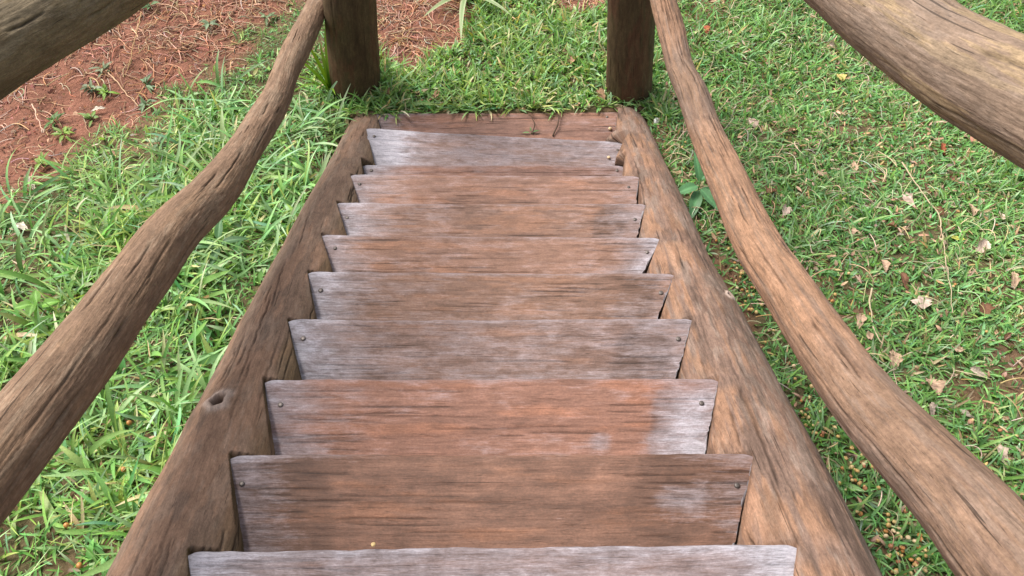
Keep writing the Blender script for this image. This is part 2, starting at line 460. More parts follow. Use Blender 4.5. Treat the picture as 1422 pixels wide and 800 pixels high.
# per tread: wear look (brown tint, left grey, right grey, overall grey, dark, dark-patch list (s, t, rs, rt, amount))
LOOK = [
 dict(br=(0.159, 0.088, 0.065), gl=.3, gr=.4, g=.35, dark=.1),
 dict(br=(0.144, 0.082, 0.064), gl=.25, gr=.55, g=.62, dark=.15, gedge=.3),
 dict(br=(0.171, 0.088, 0.059), gl=.6, gr=.25, g=-.12, dark=.42, dst=[(.86, .5, .10, .5, .42), (.08, .5, .14, .8, .40)], glst=[(.88, .45, .05, .15, .5)]),
 dict(br=(0.199, 0.097, 0.067), gl=.55, gr=.5, g=.08, dark=.05, glst=[(.94, .7, .07, .5, .75), (.76, .75, .025, .12, .6)], dst=[(.90, .6, .04, .4, .4)]),
 dict(br=(0.156, 0.091, 0.070), gl=.65, gr=.25, g=.34, dark=.1, dst=[(.9, .6, .08, .5, .35)]),
 dict(br=(0.172, 0.096, 0.067), gl=.75, gr=.2, g=.17, dark=.1, dst=[(.92, .4, .06, .4, .3)]),
 dict(br=(0.192, 0.104, 0.072), gl=.5, gr=.9, g=.10, dark=.0),
 dict(br=(0.187, 0.105, 0.075), gl=.7, gr=.35, g=.18, dark=.0, dst=[(.9, .5, .06, .5, .35)]),
 dict(br=(0.200, 0.108, 0.076), gl=.6, gr=.3, g=.10, dark=.0),
 dict(br=(0.179, 0.096, 0.072), gl=.7, gr=.3, g=.20, dark=.0),
 dict(br=(0.180, 0.110, 0.087), gl=1.35, gr=.3, g=.55, dark=.0),
 dict(br=(0.192, 0.102, 0.075), gl=.55, gr=.1, g=.06, dark=.0),
]
GREY = np.array([.315, .295, .315]); PALE = np.array([.34, .33, .35])
THICK = .032
def tread(idx, a, b):
    """plank from nose end a (left) to b (right); its back runs towards the camera."""
    L = LOOK[idx]
    depth = .235 if idx < 9 else .22
    n = 230
    ex = (b-a); W = np.linalg.norm(ex); ex = ex/W
    ey = np.array([0, -1, 0.]); ey = ey-ex*(ex@ey); ey /= np.linalg.norm(ey)     # from nose to back
    ez = np.cross(ey, ex); ez = ez if ez[2] > 0 else -ez
    # profile around the plank section: (t from nose, z)
    r = .007
    prof = [(depth, -THICK)]
    prof += [(t, -THICK) for t in np.linspace(depth, .03, 4)[1:]]
    prof += [(r*.6, -THICK), (0, -THICK+r*.7)]
    prof += [(0, -THICK*.5)]
    for k in range(5):
        q = k/4*math.pi/2; prof.append((r-r*math.cos(q), -r+r*math.sin(q)))
    ntop0 = len(prof)
    prof += [(t, 0) for t in np.linspace(r+.002, depth, 112)]
    prof = np.array(prof); m = len(prof)
    s = np.linspace(0, 1, n)
    S, K = np.meshgrid(s, np.arange(m), indexing='ij')
    Tt = prof[K, 0]; Z = prof[K, 1]
    sd = idx*5+2
    wl = (.010*fbm(Tt*30, Tt*0+idx*2.1, sd, octs=3) + .008*fbm(Tt*110, Z*40+idx*1.7, sd+3, octs=3, gain=.6))*np.where(S < .5, 1, 1.3)
    xl = 0 + TAPER[idx][0]*Tt + wl*.35; xr = W - TAPER[idx][1]*Tt - wl*.35                 # trapezoid ends
    X = xl + (xr-xl)*S
    um = S*W
    nose_n = .0035*fbm(um*4, um*0+idx*3.3, sd+1, octs=4) + .0022*fbm(um*22, um*0+idx, sd+2, octs=3)
    wgt = np.exp(-Tt/.03)
    Tn = Tt + nose_n*wgt
    # corner rounding at the nose ends
    cr = .008*(np.clip(1-um/.02, 0, 1)**2 + np.clip(1-(W-um)/.02, 0, 1)**2)
    Tn = Tn + cr*np.exp(-Tt/.012)
    Zt = Z + .0016*fbm(um*5, Tt*60, sd+3, octs=4) + .0009*fbm(um*6, Tt*330, sd, octs=3)
    bow = -.004*np.sin(math.pi*S)*(idx % 3 == 1) - .0018*np.sin(math.pi*S)
    Zt = Zt + bow
    # splits running along the plank
    rng = np.random.default_rng(900+idx)
    crk = np.zeros_like(S)
    for i in range(34):
        e = rng.random()
        c0 = rng.uniform(0, 1)*W if e < .5 else (rng.uniform(0, .05) if e < .75 else W-rng.uniform(.05, .25))
        Lc = rng.uniform(.05, .28); t0 = rng.uniform(.012, .16)
        w = rng.uniform(.0010, .0019)
        q = (um-c0)/Lc
        env = np.where((q > 0) & (q < 1), np.minimum(1, np.sin(math.pi*np.clip(q, 0, 1))*2), 0)
        tc = t0 + .004*vnoise(um*8, um*0+i*2.2, i)
        crk = np.maximum(crk, env*np.exp(-((Tt-tc)/w)**2)*rng.uniform(.4, 1))
    top = (K >= ntop0-2)
    Zt = Zt - .003*crk*top
    P = a + X[..., None]*ex + Tn[..., None]*ey + Zt[..., None]*ez
    # --- colour (real wear of the wood: bleached grey ends, bare brown walking zone; plus dark patches)
    br = np.array(L['br'])
    g = fbm(um*5.0+idx, Tt*85, sd+4, octs=4, gain=.6); g2 = fbm(um*20, Tt*130, sd+5, octs=3, gain=.65); pt = fbm(um*6+9, Tt*18, sd+6, octs=5, gain=.6)
    pt2 = fbm(um*16, Tt*45, sd+7, octs=4, gain=.6)
    rings = np.sin((Tt*40 + 2.6*fbm(um*1.2, Tt*5, sd+3, octs=2))*6.0)            # cathedral grain
    c = br*(1 + .16*g + .16*g2 + .06*rings + .22*pt)[..., None]
    warm = sstep(.05, .40, fbm(um*4+4, Tt*26, sd+1, octs=5, gain=.6))
    c = lerp(c, br*np.array([1.40, 1.22, 1.0]), (.5*warm)[..., None])
    el = np.exp(-(S/.13)**1.6); er = np.exp(-((1-S)/.085)**1.6)
    ed = np.exp(-(Tt/.011)**1.5)
    wv = L['g'] + (L['gl']+.20)*el + (L['gr']+.10)*er + L.get('gedge', .42)*ed + .30*pt + .20*pt2 + .10*g
    for (q0, q1, r0, r1, am) in L.get('glst', []):
        wv = wv + am*np.exp(-np.abs((S-q0)/r0)**3-((Tt/depth-q1*.8)/r1)**2)
    dk = L['dark']*sstep(-.5, .5, pt*1.1+g*.15)
    for (q0, q1, r0, r1, am) in L.get('dst', []):
        e_ = np.exp(-((S-q0)/r0)**2-((Tt/depth-q1*.75)/r1)**2)
        dk = np.maximum(dk, am*sstep(.25, .6, e_+.28*pt+.1*g)*(1-.6*sstep(.4, 1, wv)))
    c = c*(1-dk)[..., None]
    c = c*(1-.72*crk*top)[..., None]
    c = np.concatenate([np.clip(c, .01, .85), np.clip((wv+.5)/2, 0, 1)[..., None]], -1)
    i = np.arange(n-1)[:, None]*m; k = np.arange(m-1)[None, :]
    Q = np.stack([i+k, i+k+1, i+m+k+1, i+m+k], -1).reshape(-1, 4)
    # back face and the two ends
    qb = np.stack([np.arange(n-1)*m+m-1, np.arange(n-1)*m, (np.arange(n-1)+1)*m, (np.arange(n-1)+1)*m+m-1], 1)
    Q = np.vstack([Q, qb])
    V = P.reshape(-1, 3); col = c.reshape(-1, 4)
    uv = np.stack([um+idx*3.1, Tt + (K < ntop0)*Z], -1).reshape(-1, 2)
    e0 = V[:m].mean(0); e1 = V[-m:].mean(0); nv = len(V)
    # end faces as their own (flat, pale) fans
    V = np.vstack([V, V[:m], e0, V[nv-m:nv], e1])
    colE = np.tile(np.append(PALE*.6, .65), (2*m+2, 1)); col = np.vstack([col, colE])
    uv = np.vstack([uv, np.tile(uv[0], (m+1, 1)), np.tile(uv[-1], (m+1, 1))])
    kk = np.arange(m); k2 = (kk+1) % m
    T = np.vstack([np.stack([np.full(m, nv+m), nv+k2, nv+kk], 1), np.stack([np.full(m, nv+2*m+1), nv+m+1+kk, nv+m+1+k2], 1)])
    o = mesh_obj('tread', shift(V, stairs), Q, M_PLANK, stairs, col, uv, tris=T)
    return o, a, ex, ey, ez, W

TL = ['', 'lowest visible plank in the photo, its edge worn lilac grey', 'dark brown plank with a dark patch near its right nail', 'reddish plank with a grey worn patch at its right end',
      'greyish plank with a silvery left third', 'plank with a bleached left end', 'brown plank with a bleached white right end', 'brown plank with a small dark mark by its right nail', '',
      'thin sliver of plank, mostly hidden by the one above', 'crooked lilac grey plank with a pale bluish left end', 'bottom plank of the stairs, level with the grass']
NAILPOS = {1: (.03, .97), 2: (.030, .962), 3: (.043, .957), 4: (.043, .962), 5: (.042, .962), 6: (.045, .962), 7: (.04, .965), 8: (.035, .965), 9: (.03, .975), 10: (.03, .96), 11: (.03, .955), 0: (.03, .97)}
for i, (a, b) in enumerate(TREADS):
    o, a, ex, ey, ez, W = tread(i, a, b)
    if TL[i]: o['label'] = TL[i]
    for q, t in zip(NAILPOS[i], (.058, .060)):
        if i in (9, 11) : t = .02
        NVv, NQ, NTt = nail_mesh(random.uniform(.0050, .0066), .0018)
        p = a + ex*(W*q+(.004 if q < .5 else -.004)) + ey*(t+.013*math.sin(i*3+q*7)) + ez*.0012
        pv = p + NVv[:, :1]*ex + NVv[:, 1:2]*ey*-1 + NVv[:, 2:]*ez
        nc = np.tile(np.array([.13, .11, .10])*random.uniform(.6, 1.3), (len(pv), 1))
        nail = mesh_obj('nail', shift(pv, stairs), NQ, M_NAIL, o, nc, tris=NTt)

# ------------------------------------------------------------------ railings
def post_ctrl(base_px, top_px, r_px, hgt):
    B = on_ground(*base_px); Y = B[1]
    Tp = on_y(*top_px, Y); d = (Tp-B)/(Tp[2]-B[2])
    rad = r_px/F_PX*project(B)[2]
    return B, d, rad, [tuple(B-d*.25)+(rad*1.02,), tuple(B)+(rad*1.02,), tuple(B+d*hgt*.5)+(rad*.97,), tuple(B+d*hgt)+(rad*.95,)]

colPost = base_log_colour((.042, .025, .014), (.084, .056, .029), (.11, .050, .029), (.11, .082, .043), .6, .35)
colRL = base_log_colour((0.116, 0.072, 0.046), (0.180, 0.114, 0.075), (0.226, 0.143, 0.089), (0.232, 0.170, 0.120), .5, .45)
def rail_zones(c, U, PH, sh, vv, V, nrm, seed, PV):
    y = V[..., 1] + .10*fbm(U*5, vv*2, seed+2, 16, 4, .6)
    o = sstep(.42, .62, y)*(1-sstep(1.28, 1.5, y)) + .8*sstep(1.78, 1.9, y)*(1-sstep(2.05, 2.2, y))
    n = fbm(U*9, sh*6, seed+6, PV*6, 4, .6)
    return lerp(c, np.array([.285, .158, .094])*(1+.25*n)[..., None], (.62*o*sstep(-.35, .15, n+.2))[..., None])
colRR = base_log_colour((.115, .074, .054), (.168, .108, .078), (.215, .132, .085), (.175, .132, .108), .5, .4, rail_zones)
colTR = base_log_colour((.140, .096, .068), (.190, .134, .098), (.255, .182, .105), (.195, .148, .118), .75, .4)
colTL = base_log_colour((.085, .062, .034), (.13, .096, .055), (.175, .132, .075), (.17, .135, .09), .6, .5)

def railing(side, label, post_base, post_top, post_r, mid_c, mid_r, mid_x, top_c, top_r, top_x, cm, ct, seeds, cr_m, spiral_m):
    B, d, rad, pc = post_ctrl(post_base, post_top, post_r, 1.02)
    root = empty('log_railing', tuple(B), label, 'railing')
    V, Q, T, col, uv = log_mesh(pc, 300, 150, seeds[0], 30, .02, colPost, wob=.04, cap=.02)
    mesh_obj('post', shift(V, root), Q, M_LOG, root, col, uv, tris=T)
    # middle rail
    ctrl = []
    for k, ((px, py), r) in enumerate(zip(mid_c, mid_r)):
        f = k/(len(mid_c)-1)
        P = on_x(px, py, lerp(mid_x[0], mid_x[1], f))
        ctrl.append(tuple(P)+(r/F_PX*project(P)[2],))
    # run past the post a little
    e = np.array(ctrl[0]); g = e - np.array(ctrl[2]); g = g/np.linalg.norm(g[:3])*.16; g[3] = 0
    ctrl.insert(0, tuple(e+g))
    e = np.array(ctrl[-1]); g = e - np.array(ctrl[-3]); g = g/np.linalg.norm(g[:3])*.35; g[3] = 0
    ctrl.append(tuple(e+g))
    V, Q, T, col, uv = log_mesh(ctrl[::-1], 760, 230, seeds[1], cr_m, spiral_m, cm, wob=.035, cap=.03)
    o = mesh_obj('handrail', shift(V, root), Q, M_LOG, root, col, uv, tris=T)
    o['label'] = 'thinner lower rail running down to the post'
    # top rail
    ctrl = []
    for (px, py), r in zip(top_c, top_r):
        P = on_x(px, py, top_x)
        ctrl.append(tuple(P)+(r/F_PX*project(P)[2],))
    topP = B + d*1.04
    e = np.array(ctrl[0][:3]); rr = ctrl[0][3]
    nxt = [tuple(lerp(topP, e, t))+(rr*.92,) for t in (-.12, .0, .33, .66)]
    ctrl = nxt + ctrl
    e = np.array(ctrl[-1]); g = e - np.array(ctrl[-2]); g = g/np.linalg.norm(g[:3])*.4; g[3] = 0
    ctrl.append(tuple(e+g))
    V, Q, T, col, uv = log_mesh(ctrl[::-1], 640, 260, seeds[2], 46, .06*side, ct, wob=.04, cap=.03, feats=[(1.35, -.3, .05, .006, .006, .008), (1.05, .3, .05, .006, .005, .008)])
    o = mesh_obj('handrail', shift(V, root), Q, M_LOG, root, col, uv, tris=T)
    o['label'] = 'thick upper handrail crossing the corner of the photo'
    return root, B

midR = [(921, 0), (931, 37), (944, 92), (961, 128), (980, 184), (1015, 260), (1050, 335), (1098, 410), (1148, 485), (1211, 568), (1289, 650), (1357, 725), (1418, 800)]
midRr = [17, 18, 18, 21, 23, 27, 31, 36, 41, 48, 57, 65, 72]
midL = [(x_-5*min(1, y_/200), y_) for x_, y_ in [(444, 0), (430, 34), (414, 67), (399, 101), (388, 135), (369, 169), (348, 203), (326, 236), (299, 270), (242, 327), (192, 395), (142, 463), (90, 530), (35, 597), (-22, 668)]]
midLr = [.93*q for q in (15, 18, 20, 19, 21, 24, 25, 29, 33, 37, 42, 47, 52, 56, 60)]
railL, BL = railing(-1, 'dark rustic log railing left of the stairs with a grass tuft at its post', (494, 121), (486, 0), 33,
    midL, midLr, (-.70, -.69), [(150, -38), (85, 4), (28, 40), (-40, 80)], [57, 59, 60, 62], -.69, colRL, colTL, (21, 22, 23), 75, .10)
railR, BR = railing(1, 'orange brown rustic log railing right of the stairs beside the leafy weed', (873, 125), (878, 0), 31,
    midR, midRr, (.575, .545), [(1154, -50), (1221, 10), (1286, 59), (1356, 104), (1436, 146)], [57, 59, 60, 66, 72], .575, colRR, colTR, (31, 32, 33), 100, .01)

# ------------------------------------------------------------------ ground
def soil_mask(px, py):
    """1 where bare red soil shows (image-plan drawn, evaluated on the ground plane)."""
    n = 26*vnoise(px/55, py/42, 1) + 14*vnoise(px/20, py/16, 4)
    # signed distance-ish: upper left area, edge from (0,290) to (430,0)
    e = 300 - .68*px + n*1.0 - py
    m = sstep(-6, 22, e)*(px < 560) 
    p2 = 1 - sstep(.75, 1.1, np.sqrt(((px-575)/78)**2+((py-30)/72)**2) + n/120)
    p3 = 1 - sstep(.6, 1.1, np.sqrt(((px-810)/45)**2+((py+5)/26)**2) + n/110)
    p4 = .55*(1 - sstep(.4, 1.1, np.abs((px-1030)-(py-430)*.45)/26 + np.abs(py-430)/130 + n/60))
    p5 = 1 - sstep(.5, 1.1, np.sqrt(((px-970)/40)**2+((py-20)/25)**2)+n/80)
    return np.clip(np.maximum.reduce([m, p2, p3, p4, p5*.6]), 0, 1)

xs = np.concatenate([-np.geomspace(60, 3.0, 14), np.linspace(-2.9, 2.9, 300), np.geomspace(3.0, 60, 14)])
ysg = np.concatenate([-np.geomspace(40, 1.0, 12), np.linspace(-.95, 4.6, 290), np.geomspace(4.7, 90, 16)])
GX, GY = np.meshgrid(xs, ysg, indexing='ij')
GZ = ground_z(GX, GY)
pxg, pyg, dg = project(np.stack([GX, GY, GZ], -1))
sm = np.where(dg > .3, soil_mask(pxg, pyg), 0)
GZ = GZ + .010*fbm(GX*24, GY*24, 5)*sm
red = np.array([.215, .098, .066]); und = np.array([.11, .088, .046])
gc = lerp(und, red, sm[..., None])
dirt = sstep(.0, .4, fbm(GX*5, GY*5, 6))
gc = lerp(gc, np.array([.20, .11, .07]), (.6*dirt*(1-sm))[..., None])
nx, ny = GX.shape
i = np.arange(nx-1)[:, None]*ny; j = np.arange(ny-1)[None, :]
Q = np.stack([i+j, i+ny+j, i+ny+j+1, i+j+1], -1).reshape(-1, 4)
g = mesh_obj('ground', np.stack([GX, GY, GZ], -1).reshape(-1, 3), Q, M_SOIL, None, gc.reshape(-1, 3))
tag(g, 'red earth ground showing between the patches of grass', 'ground', kind='structure')

# ------------------------------------------------------------------ blades
def blades(base, az, length, width, tilt, bend, c0, c1, seg=5, fold=.35, roll=None, sidebend=None):
    """Vectorised curved blades.  Returns V, Q, col."""
    n = len(base); s = np.linspace(0, 1, seg+1)
    ang = tilt[:, None] + bend[:, None]*s[None, :]**1.2
    dz = np.cos(ang); dh = np.sin(ang)
    st = length[:, None]/seg
    z = np.concatenate([np.zeros((n, 1)), np.cumsum(.5*(dz[:, 1:]+dz[:, :-1])*st, 1)], 1)
    h = np.concatenate([np.zeros((n, 1)), np.cumsum(.5*(dh[:, 1:]+dh[:, :-1])*st, 1)], 1)
    azs = az[:, None] + (0 if sidebend is None else sidebend[:, None]*s[None, :])
    D = np.stack([np.cos(azs), np.sin(azs), np.zeros_like(azs)], -1)
    if sidebend is None:
        Pc = base[:, None, :] + h[..., None]*D
    else:
        dhh = np.diff(h, axis=1, prepend=0)
        Pc = base[:, None, :] + np.cumsum(dhh[..., None]*D, 1)
    Pc[..., 2] += z
    side = np.stack([-np.sin(azs), np.cos(azs), np.zeros_like(azs)], -1)
    nrm = np.stack([-np.cos(azs)*np.cos(ang), -np.sin(azs)*np.cos(ang), np.sin(ang)], -1)   # upper face
    if roll is not None:
        cr, sr_ = np.cos(roll)[:, None, None], np.sin(roll)[:, None, None]
        side, nrm = side*cr + nrm*sr_, nrm*cr - side*sr_
    prof = (np.sin(math.pi*np.clip(s*.86+.14, 0, 1)**.85))**.8; prof[-1] = .03
    w = width[:, None]*prof[None, :]*.5
    L = Pc + side*w[..., None] + nrm*(w*fold)[..., None]
    Rr = Pc - side*w[..., None] + nrm*(w*fold)[..., None]
    V = np.stack([L, Pc, Rr], 2)                      # n, seg+1, 3, 3
    col = lerp(c0[:, None, :], c1[:, None, :], s[None, :, None])
    col = np.repeat(col[:, :, None, :], 3, 2).copy()
    col[:, :, 1] *= 1.12
    b = np.arange(n)[:, None, None]*(seg+1)*3 + np.arange(seg)[None, :, None]*3 + np.arange(2)[None, None, :]
    Q = np.stack([b, b+1, b+4, b+3], -1).reshape(-1, 4)
    return V.reshape(-1, 3), Q, col.reshape(-1, 3)

def join(parts):
    Vs, Qs, Cs = [], [], []; o = 0
    for V, Q, c in parts:
        Vs.append(V); Qs.append(Q+o); Cs.append(c); o += len(V)
    return np.vstack(Vs), np.vstack(Qs), np.vstack(Cs)

def scatter(n, x0, x1, y0, y1):
    x = RNG.uniform(x0, x1, n); y = RNG.uniform(y0, y1, n); z = ground_z(x, y)
    P = np.stack([x, y, z], 1); px, py, d = project(P)
    ok = d > .3
    return P[ok], px[ok], py[ok]
def stair_free(P):
    """not under the stairs, nor inside the posts"""
    x, y = P[:, 0], P[:, 1]
    xl = fl[0]*y+fl[1]-.02; xr = fr[0]*y+fr[1]+.02
    under = (x > xl) & (x < xr) & (y < TREADS[-1][0][1]+.012)
    logs = ((np.abs(x-(fl[0]*y+fl[1]-.026)) < .085) | (np.abs(x-(fr[0]*y+fr[1]+.03)) < .085)) & (y > 1.9) & (y < 2.36)
    pst = (np.hypot(x-BL[0], y-BL[1]) < .09) | (np.hypot(x-BR[0], y-BR[1]) < .09)
    return ~(under | pst | logs)
def vary(c, n, amt=.25, hue=.15):
    c = np.array(c)[None, :]*(1+RNG.normal(0, amt, n))[:, None]
    c = c*(1+RNG.normal(0, hue, (n, 3))*np.array([1, .4, 1]))
    return np.clip(c, .01, .7)
def clump(P, sc, seed):
    return fbm(P[:, 0]*sc+20, P[:, 1]*sc+20, seed, octs=3)
def pick(P, c, cols):
    """blade colours: mixture over the palette driven by a clump noise"""
    n = len(P); out = np.zeros((n, 3)); r = RNG.random(n)+.35*c
    edges = np.linspace(0, 1, len(cols)+1)[1:-1]
    k = np.clip(np.digitize(r, edges), 0, len(cols)-1)
    for i, q in enumerate(cols):
        m = k == i; out[m] = vary(q, m.sum())
    return out

G_DEEP = (0.07, 0.165, 0.035); G_MID = (.19, .37, .085); G_LIT = (.28, .46, .15); G_GREY = (.35, .48, .27); G_COOL = (.155, .325, .115); G_YEL = (0.39, 0.49, 0.15); STRAW = (0.58, 0.47, 0.28)

# left: broad lanceolate leaves
parts = []
P, px, py = scatter(56000, -2.6, -.4, -.6, 3.6)
sm_ = soil_mask(px, py)
keep = (RNG.random(len(P)) > sm_*1.4) & stair_free(P) & (px < 560) & (RNG.random(len(P)) > .55*sstep(.12, .5, clump(P, 4.2, 5)))
P, px, py, sm_ = P[keep], px[keep], py[keep], sm_[keep]
n = len(P); cl = clump(P, 3.0, 1)
big = sstep(-.15, .5, cl + RNG.normal(0, .28, n))
ln = lerp(.04, .145, big*RNG.uniform(.45, 1, n)); wd = lerp(.0035, .0140, RNG.random(n)**1.5*(.4+.6*big)); lg = RNG.random(n) < .05; ln[lg] *= 1.5; wd[lg] = RNG.uniform(.012, .022, lg.sum())
# shorter, finer growth close to the bare earth
edge = 1-sstep(0, 130, py-(300-.68*px))
ln *= 1-.45*edge; wd *= 1-.4*edge
c0 = pick(P, cl, [G_DEEP, G_DEEP, G_COOL, G_MID]); c1 = pick(P, cl, [G_COOL, G_MID, G_MID, G_LIT, G_GREY, G_YEL])
dry = RNG.random(n) < .05; c1[dry] = vary(STRAW, dry.sum()); c0[dry] = vary(STRAW, dry.sum())
parts.append(blades(P, RNG.uniform(0, 2*math.pi, n), ln, wd, RNG.uniform(.6, 1.4, n), RNG.uniform(.1, .8, n), c0, c1, 5, .25, RNG.normal(0, .4, n), RNG.normal(0, .5, n)))
P, px, py = scatter(9000, -2.6, -.4, -.6, 2.6)
keep = (RNG.random(len(P)) < sstep(-.1, .3, clump(P, 3.5, 6))*.40) & (soil_mask(px, py) < .2) & stair_free(P) & (px < 470)
P = P[keep]; n = len(P)
parts.append(blades(P, RNG.uniform(0, 2*math.pi, n), RNG.uniform(.13, .24, n), RNG.uniform(.007, .014, n), RNG.uniform(.5, 1.2, n), RNG.uniform(.4, 1.1, n),
    vary(G_COOL, n), np.where((RNG.random(n) < .5)[:, None], vary(G_GREY, n), vary(G_LIT, n)), 7, .25, RNG.normal(0, .4, n), RNG.normal(0, .5, n)))
V, Q, col = join(parts)
o = mesh_obj('broad_grass', V, Q, M_GRASS, None, col)
tag(o, 'lush broad-bladed green grass covering the slope left of the stairs', 'grass', kind='stuff')

# middle: medium grass beyond the bottom step
P, px, py = scatter(26000, -.95, .75, 2.25, 4.2)
sm_ = soil_mask(px, py)
keep = (RNG.random(len(P)) > sm_*1.25) & stair_free(P) & (px > 500) & (px < 960)
P, px, py = P[keep], px[keep], py[keep]; n = len(P); cl = clump(P, 4.5, 2)
ln = lerp(.035, .11, RNG.random(n)*sstep(-.5, .5, cl+.2)); wd = RNG.uniform(.004, .012, n)
c0 = pick(P, cl, [G_DEEP, G_COOL, G_MID]); c1 = pick(P, cl, [G_MID, G_MID, G_LIT, G_GREY, G_GREY, G_YEL])
dry = RNG.random(n) < .08; c1[dry] = vary(STRAW, dry.sum()); c0[dry] = vary(STRAW, dry.sum())
V, Q, col = blades(P, RNG.uniform(0, 2*math.pi, n), ln, wd, RNG.uniform(.3, 1.3, n), RNG.uniform(.1, .9, n), c0, c1, 4, .3, RNG.normal(0, .5, n), RNG.normal(0, .4, n))
o = mesh_obj('meadow_grass', V, Q, M_GRASS, None, col)
tag(o, 'medium green grass growing between the two posts beyond the bottom step', 'grass', kind='stuff')

# right: low fine turf, with coarser clumps
P, px, py = scatter(115000, .35, 2.6, -.6, 4.4)
sm_ = soil_mask(px, py)
keep = (RNG.random(len(P)) > sm_*1.2) & stair_free(P) & (px > 860)
P, px, py = P[keep], px[keep], py[keep]; n = len(P); cl = clump(P, 3.2, 3)
thin = RNG.random(n) < .05+sstep(.18, .55, clump(P, 8, 4))*.65
P, px, py, cl = P[~thin], px[~thin], py[~thin], cl[~thin]; n = len(P)
ln = lerp(.022, .066, RNG.random(n)**1.2*(.6+.5*sstep(-.3, .5, cl))); wd = RNG.uniform(.0032, .0100, n)
c0 = pick(P, cl, [G_DEEP, G_COOL, G_COOL]); c1 = pick(P, cl, [G_COOL, G_COOL, G_MID, G_MID, G_GREY, G_LIT, G_LIT])
dry = RNG.random(n) < .10; c1[dry] = vary((.42, .33, .19), dry.sum()); c0[dry] = c1[dry]
a = blades(P, RNG.uniform(0, 2*math.pi, n), ln, wd, RNG.uniform(.5, 1.45, n), RNG.uniform(0, .6, n), c0, c1, 3, .3, RNG.normal(0, .5, n))
P, px, py = scatter(26000, .35, 2.6, -.6, 4.4)
cl = clump(P, 2.4, 6)
low = sstep(380, 720, py)
keep = (RNG.random(len(P)) < np.maximum(sstep(.05, .40, cl+.22*low+.15*(py < 60)), .8*np.exp(-((px-1030)/75)**2-((py-120)/55)**2))) & stair_free(P) & (px > 900)
P, cl = P[keep], cl[keep]; n = len(P)
ln = RNG.uniform(.045, .11, n); wd = RNG.uniform(.0035, .0085, n)
c0 = pick(P, cl, [G_DEEP, G_COOL]); c1 = pick(P, cl, [G_COOL, G_MID, G_MID, G_LIT, G_GREY])
b = blades(P, RNG.uniform(0, 2*math.pi, n), ln, wd, RNG.uniform(.25, 1.2, n), RNG.uniform(.2, 1.0, n), c0, c1, 5, .3, RNG.normal(0, .5, n), RNG.normal(0, .5, n))
V, Q, col = join([a, b])
o = mesh_obj('fine_grass', V, Q, M_GRASS, None, col)
tag(o, 'low fine turf littered with berries and leaves right of the stairs', 'grass', kind='stuff')

# grass past the frame's sides, coarser
P, px, py = scatter(60000, -6, 6, -2.5, 9)
keep = ((np.abs(P[:, 0]) > 2.5) | (P[:, 1] > 4.1) | (P[:, 1] < -.6)) & (np.abs(P[:, 0]) > .8)
keep &= ~((P[:, 0] < -.2) & (P[:, 1] > 2.6))
P = P[keep]; n = len(P); cl = clump(P, 2, 5)
V, Q, col = blades(P, RNG.uniform(0, 2*math.pi, n), RNG.uniform(.05, .12, n), RNG.uniform(.006, .014, n), RNG.uniform(.3, 1.2, n), RNG.uniform(.2, .9, n),
                   pick(P, cl, [G_DEEP, G_COOL]), pick(P, cl, [G_COOL, G_MID, G_LIT]), 3)
o = mesh_obj('rough_grass', V, Q, M_GRASS, None, col)
tag(o, 'rough green grass spreading away around the lawn', 'grass', kind='stuff')

# ------------------------------------------------------------------ straw on the red soil (uncountable)
def strands(P, az, L, r, lift, curv, colr, seg=6):
    n = len(P); s = np.linspace(-.5, .5, seg+1)
    a = az[:, None] + curv[:, None]*s[None, :]*2
    st = L[:, None]/seg
    D = np.stack([np.cos(a), np.sin(a)], -1)*st[..., None]
    xy = np.cumsum(D, 1); xy = xy - xy[:, seg//2:seg//2+1] + P[:, None, :2]
    z = ground_z(xy[..., 0], xy[..., 1]) + .004 + lift[:, None]*(np.cos(s*math.pi)[None, :]) 
    Pc = np.concatenate([xy, z[..., None]], -1)
    side = np.stack([-np.sin(a), np.cos(a), np.zeros_like(a)], -1)
    up = np.array([0, 0, 1.])
    ring = [side*1.0, up*np.ones_like(side), -side, -up*np.ones_like(side)]
    V = np.stack([Pc + q*r[:, None, None] for q in ring], 2)
    b = np.arange(n)[:, None, None]*(seg+1)*4 + np.arange(seg)[None, :, None]*4
    k = np.arange(4)[None, None, :]; k2 = (k+1) % 4
    Q = np.stack([b+k, b+k2, b+4+k2, b+4+k], -1).reshape(-1, 4)
    col = np.repeat(np.repeat(colr[:, None, None, :], seg+1, 1), 4, 2)
    return V.reshape(-1, 3), Q, col.reshape(-1, 3)
P, px, py = scatter(60000, -2.6, .7, 1.7, 4.6)
sm_ = soil_mask(px, py)
dens = sstep(.2, .8, sm_)*(.28+.72*sstep(230, 60, py+.15*np.abs(px-350)))*(.5+.5*sstep(-.3, .3, clump(P, 3, 2)))
keep = (RNG.random(len(P)) < dens*.42)
P = P[keep]; n = len(P)
V, Q, col = strands(P, RNG.uniform(0, 2*math.pi, n), RNG.uniform(.02, .12, n), RNG.uniform(.0009, .0024, n), RNG.uniform(0, .012, n), RNG.normal(0, .55, n),
    np.where((RNG.random(n) < .6)[:, None], vary((.40, .22, .14), n), vary((.50, .34, .23), n)))
o = mesh_obj('dry_straw', V, Q, M_DRY, None, col)
tag(o, 'dry tan straw and roots strewn over the red soil', 'straw', kind='stuff')

